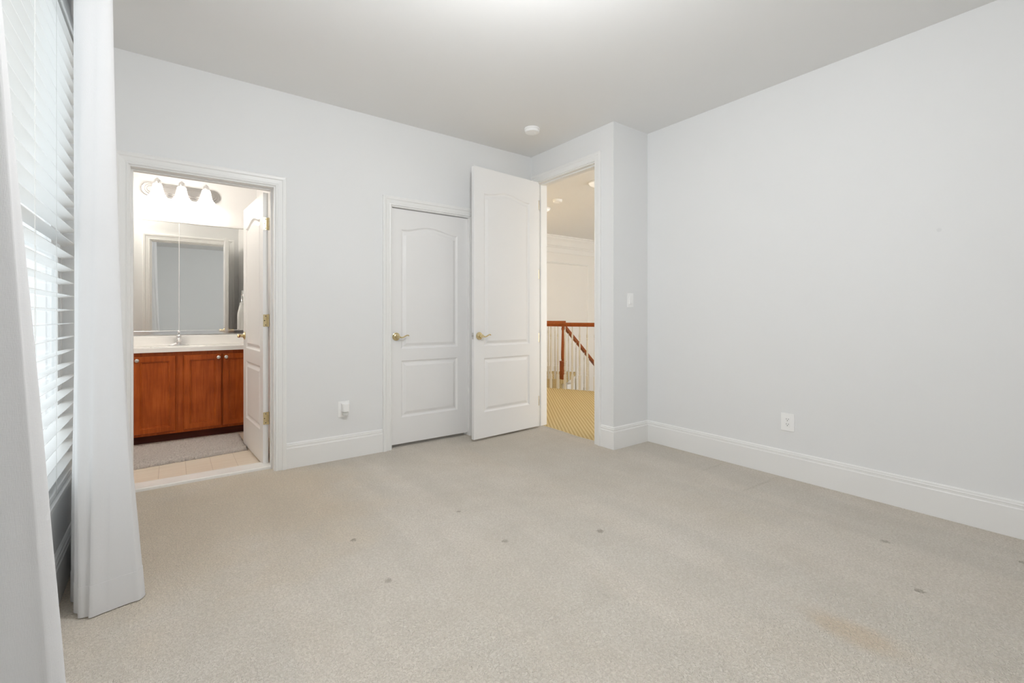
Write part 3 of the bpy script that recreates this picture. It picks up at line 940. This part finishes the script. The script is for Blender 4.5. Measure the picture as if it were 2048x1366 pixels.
o = thing('wall_outlet', 'white wall socket plate behind the plug-in air freshener', 'wall socket', (1.078, YA, .388))
plate(o, .086, .122)
m = MB(); m.box(-.0168, -.0085, -.0335, .0168, -.006, .0335); m.build('receptacle', M['plastic'], o, bevel=.001)
m = MB(); receptacle(m, 0, .017, -.0085); receptacle(m, 0, -.017, -.0085); m.build('slots', M['slot'], o)
p = thing('plug_in_freshener', 'small white plug-in with a clear bottle between the doorways', 'air freshener', (1.084, YA - .0085, .388))
m = MB(); m.prism([(-.026, 0), (.026, 0), (.025, -.044), (.018, -.056), (-.018, -.056), (-.025, -.044)], -.015, .046); m.build('housing', M['plastic'], p, bevel=.005, seg=3)
m = MB(); m.lathe([(0, -.047), (.016, -.047), (.021, -.043), (.021, -.022), (.013, -.017), (.013, -.014), (0, -.014)], 20, Matrix.Translation((0, -.030, 0))); m.build('bottle', M['clear'], p, smooth=True)


PX, PY, PZ = 0.95, 1.12, 2.31  # globe added above the view to brighten the bedroom
pn = thing('fill_globe', 'added glowing globe out of view under the bedroom ceiling', 'fill light', (PX, PY, H))
m = MB(); m.lathe([(0, 0), (.065, 0), (.062, -.012), (.03, -.03), (.008, -.034), (.008, PZ - H + .125), (.045, PZ - H + .12), (.045, PZ - H + .105), (0, PZ - H + .105)], 28)
m.build('stem', M['nickel'], pn, smooth=True, angle=.5)
m = MB(); m.lathe([(.115 * math.sin(PI * i / 16), PZ - H + .115 * math.cos(PI * i / 16)) for i in range(17)], 32)
m.build('globe', M['globe'], pn, smooth=True)


def detector(label, loc, r):
    e = thing('smoke_detector', label, 'smoke detector', loc)
    m = MB(); m.lathe([(0, 0), (r, 0), (r, -.012), (r * .97, -.014)], 40); m.build('mounting_ring', M['plastic'], e, smooth=True, angle=.5)
    m = MB(); m.lathe([(r * .90, -.0135), (r * .94, -.017), (r * .93, -.026), (r * .86, -.034), (r * .70, -.037), (0, -.0385)], 40); m.build('cover', M['plastic'], e, smooth=True, angle=.6)
    m = MB(); m.lathe([(.008, -.0375), (.008, -.040), (0, -.0405)], 14, Matrix.Translation((r * .3, -r * .2, 0))); m.build('test_button', M['plastic'], e)
    return e


detector('round white smoke detector on the bedroom ceiling', (2.515, 3.10, H), .068)

# small smudge on the long wall
m = MB(); m.lathe([(.011, 0), (.010, .0004), (0, .0006)], 18, Matrix.Translation((XR, .635, 1.591)) @ Matrix.Rotation(-PI / 2, 4, 'Y'))
M['smudge'] = mat('filled_nail_hole', (0.76, 0.768, 0.772), 0.8)
sm = m.build('filler_patch', M['smudge']); tag(sm, 'small round filled nail spot high on the long bare wall', 'wall patch')

# ------------------------------------------------------------------ hall
RP, RQ = Vector((4.678, 5.448, 0)), Vector((5.023, 4.718, 0))     # line of the first balustrade
rd = (RQ - RP).normalized(); rn = Vector((-rd.y, rd.x, 0))
if rn.x < 0: rn = -rn
A0 = RP - rd * 1.75; A1 = RQ + rd * 2.6
mb = MB()
mb.prism([(XE + .055, HALL[0] - .02), (XEH, HALL[0] - .02), (XEH, YJ + .12), (XR + .1, YJ + .12), (XR + .1, HY0), (A1.x + rn.x * .03, HY0), (A1.x + rn.x * .03, A1.y), (A0.x + rn.x * .03, A0.y), (A0.x - .5, HY1), (XEH, HY1), (XEH, HALL[1] + .02), (XE + .055, HALL[1] + .02)], -.28, 0)
struct('floor_hall', mb, M['hall_carpet'], 'gold ribbed carpet of the upstairs hall', 'floor')
struct('trim_6', MB().sweep([(XE + .055, HALL[0], .0), (XE + .035, 3.05, .001), (XE + .055, 3.3, .001), (XE + .058, HALL[1], .0)], [(-.016, 0), (0, .006), (.016, 0), (0, -.01)]), M['carpet'], 'rolled carpet seam across the hall doorway', 'carpet seam')
LOW = -2.75
struct('wall_hall_far', MB().box(XEH - .1, HY1, LOW, HX1 + .1, HY1 + .1, H), M['hall_wall'], 'cream panelled wall across the stairwell', 'wall')
struct('wall_hall_near', MB().box(XR + .1, HY0 - .1, LOW, HX1 + .1, HY0, H).box(XEH, HY0 - .1, LOW, XR + .1, HY0, -.07), M['hall_wall'], 'cream hall wall out of sight', 'wall')
struct('wall_hall_right', MB().box(HX1, HY0, LOW, HX1 + .1, HY1, H), M['hall_wall'], 'cream stairwell end wall', 'wall')
struct('wall_hall_left', MB().box(XEH - .1, YAB, LOW, XEH, HY1, H).box(XEH - .1, HY0 - .1, LOW, XEH, YAB, -.07), M['hall_wall'], 'cream hall wall beyond the open door', 'wall')
struct('floor_stairwell', MB().box(XEH - .1, HY0 - .1, LOW - .1, HX1 + .1, HY1 + .1, LOW), M['hall_wall'], 'lower floor at the foot of the stairs', 'floor')
struct('ceiling_hall', MB().box(XEH, YJ + .06, H, XR + .1, HY1 + .1, H + .1).box(XR + .1, HY0 - .1, H, HX1 + .1, HY1 + .1, H + .1), M['ceiling'], 'white hall ceiling', 'ceiling')

# crown and picture-frame moulding on the far hall wall
mb = MB()
crown = [(0, H - .335), (.012, H - .335), (.016, H - .325), (.016, H - .23), (.028, H - .22), (.028, H - .205), (.045, H - .19), (.085, H - .10), (.12, H - .06), (.125, H - .03), (.15, H - .02), (.15, H), (0, H)]
a = [mb.v((XEH, HY1 - t, z)) for t, z in crown]; c = [mb.v((HX1, HY1 - t, z)) for t, z in crown]
for i in range(len(crown)): mb.f([a[i], a[(i + 1) % len(crown)], c[(i + 1) % len(crown)], c[i]])
struct('trim_7', mb, M['trim'], 'deep white crown moulding along the hall ceiling', 'crown moulding')
mb = MB()
def frame_mould(x0, x1, z0, z1):
    prof = [(0, 0), (.004, .012), (.012, .016), (.022, .010), (.034, .018), (.042, .006), (.045, 0)]
    L = rect_loop(x0, x1, z0, z1); cols = []
    for d, t in prof: cols.append([mb.v((p.x, HY1 - t, p.y)) for p in (inset_loop(L, d) if d else L)])
    for i in range(len(prof)):
        A_, B_ = cols[i], cols[(i + 1) % len(prof)]
        for k in range(4): mb.f([A_[k], A_[(k + 1) % 4], B_[(k + 1) % 4], B_[k]])
frame_mould(4.2, 7.24, -.6, 2.23); frame_mould(7.42, 8.5, -.6, 2.23)
struct('trim_8', mb, M['trim'], 'picture-frame moulding on the far hall wall', 'wall moulding')

RAILSEC = [(-.026, -.028), (-.020, -.030), (.020, -.030), (.026, -.028), (.024, -.012), (.030, .004), (.028, .020), (.015, .030), (-.015, .030), (-.028, .020), (-.030, .004), (-.024, -.012)]
BAL = [(.0, .0), (.0, .0)]


def baluster_mesh(mb, x, y, z0, z1, rot, k=1.0):
    h = z1 - z0
    mb.T = Matrix.Translation((x, y, z0)) @ Matrix.Rotation(rot, 4, 'Z')
    b = .0165 * k
    mb.box(-b, -b, 0, b, b, h * .23)
    prof = [(.0145, .23), (.010, .245), (.0150, .262), (.0150, .276), (.0105, .288), (.0150, .305), (.0165, .335), (.0150, .365), (.0105, .378), (.0145, .386), (.0145, .394), (.0110, .402), (.0140, .42), (.0155, .50), (.0135, .62), (.0105, .74), (.0090, .79), (.0135, .797), (.0135, .806), (.0095, .815), (.0135, .835), (.0150, .850), (.0135, .868), (.0095, .885), (.0080, .93), (.0075, 1.0)]
    mb.lathe([(r * k, z * h) for r, z in prof], 14)
    mb.T = Matrix.Identity(4)


RZ = .985
r1 = thing('balustrade', 'landing balustrade nearer the bedroom, level red-brown rail on cream balusters', 'balustrade', ((RP + RQ) / 2))
o1 = Matrix.Translation(-r1.location)
ang = math.atan2(rd.y, rd.x)
m = MB(); m.T = o1.copy(); m.sweep([A0 + rd * .5 + Vector((0, 0, RZ)), (RP + RQ) / 2 + Vector((0, 0, RZ)), A1 - rd * .3 + Vector((0, 0, RZ))], RAILSEC); m.build('handrail', M['rail'], r1, smooth=True, angle=.5)
# spacing follows the balusters counted in the photo
for i in range(-7, 15):
    p = RP + rd * (.100 + .1175 * i)
    mb = MB(); baluster_mesh(mb, p.x - r1.location.x, p.y - r1.location.y, 0, RZ - .027, ang); mb.build('baluster', M['baluster'], r1, smooth=True, angle=.5)

NW = Vector((5.545, 5.975, 0))
r2 = thing('stair_railing', 'stair railing across the void with newel post and descending rail', 'stair railing', NW)
m = MB(); m.box(-.040, -.040, 0, .040, .040, .31); m.box(-.043, -.043, .31, .043, .043, .322)
m.lathe([(.036, .315), (.024, .335), (.031, .36), (.033, .42), (.028, .60), (.021, .80), (.019, .86), (.026, .875), (.026, .90), (.020, .915), (.032, .97), (.032, .985)], 20)
m.build('newel_post', M['rail'], r2, smooth=True, angle=.5)
back = Vector((-.50, .66, 0)).normalized()
path = [back * 2.2 + Vector((0, 0, 1.0)), back * 1.0 + Vector((0, 0, 1.0)), Vector((0, 0, 1.0)), Vector((.04, -.03, 1.0))]
m = MB(); m.sweep(path, RAILSEC); m.build('landing_rail', M['rail'], r2, smooth=True, angle=.5)
dn = Vector((1.0, .30, 0)).normalized()
path = []
for q, z in ((0.02, .985), (.05, .95), (.10, .905), (.18, .85), (.30, .775), (.55, .615), (.85, .42), (1.4, .06), (2.0, -.33)):
    path.append(dn * q + Vector((0, 0, z)))
m = MB(); m.sweep(path, RAILSEC); m.build('stair_rail', M['rail'], r2, smooth=True, angle=.5)
def rail_z(q):
    pts = ((0.02, .985), (.05, .95), (.10, .905), (.18, .85), (.30, .775), (.55, .615), (.85, .42), (1.4, .06), (2.0, -.33))
    for (a, za), (c, zc) in zip(pts, pts[1:]):
        if a <= q <= c: return za + (zc - za) * (q - a) / (c - a)
    return pts[-1][1]
for q in (.09, .20, .33, .48, .63, .80, .98):
    p = dn * q; zt = rail_z(q) - .02
    mb = MB(); baluster_mesh(mb, p.x, p.y, zt - .88, zt, 0, .85); mb.build('baluster', M['baluster'], r2, smooth=True, angle=.5)
for q in (.14, .26, .38, .50, .62, .74):
    p = back * q
    mb = MB(); baluster_mesh(mb, p.x, p.y, .0, .975, 0, .85); mb.build('baluster', M['baluster'], r2, smooth=True, angle=.5)
# carpeted landing and steps carrying the second railing
bk = Vector((-back.y, back.x, 0))
if bk.y < 0: bk = -bk
mb = MB()
fr = NW - bk * .07
mb.prism([tuple((fr + back * t_ + bk * s_)[:2]) for t_, s_ in ((-.06, 0), (1.6, 0), (1.6, 1.2), (-.06, 1.2))], -.07, 0)
mb.prism([tuple((fr + back * t_ + bk * s_)[:2]) for t_, s_ in ((.02, -.02), (1.6, -.02), (1.6, .2), (.02, .2))], -.28, -.07)
struct('floor_landing', mb, M['hall_carpet'], 'gold carpeted landing at the head of the stairs', 'landing')
mb = MB()
for k in range(8):
    q = .05 + .245 * k; z = -.10 - .185 * k
    c0 = NW + dn * q; sd = Vector((-dn.y, dn.x, 0))
    mb.prism([tuple((c0 + dn * a_ + sd * s_)[:2]) for a_, s_ in ((0, -.06), (.27, -.06), (.27, .85), (0, .85))], z - .185, z)
struct('floor_stairs', mb, M['trim'], 'white stair string and steps going down beside the railing', 'stairs')

detector('small smoke detector on the hall ceiling', (4.341, 4.787, H), .068)
dl = None
for k, (x, y, lab) in enumerate(((4.17, 3.86, 'lit ceiling lamp cut by the hall door frame'), (4.50, 5.30, 'lit ceiling lamp beyond the hall smoke detector'))):
    e = thing('ceiling_lamp', lab, 'ceiling lamp', (x, y, H), group='hall ceiling lamps')
    m = MB(); m.lathe([(0, 0), (.125, 0), (.125, -.012), (.118, -.018)], 36); m.build('trim_ring', M['plastic'], e, smooth=True, angle=.5)
    m = MB(); m.lathe([(.115, -.0175), (.108, -.03), (.08, -.045), (.04, -.053), (0, -.055)], 36); m.build('diffuser', M['dome'], e, smooth=True)
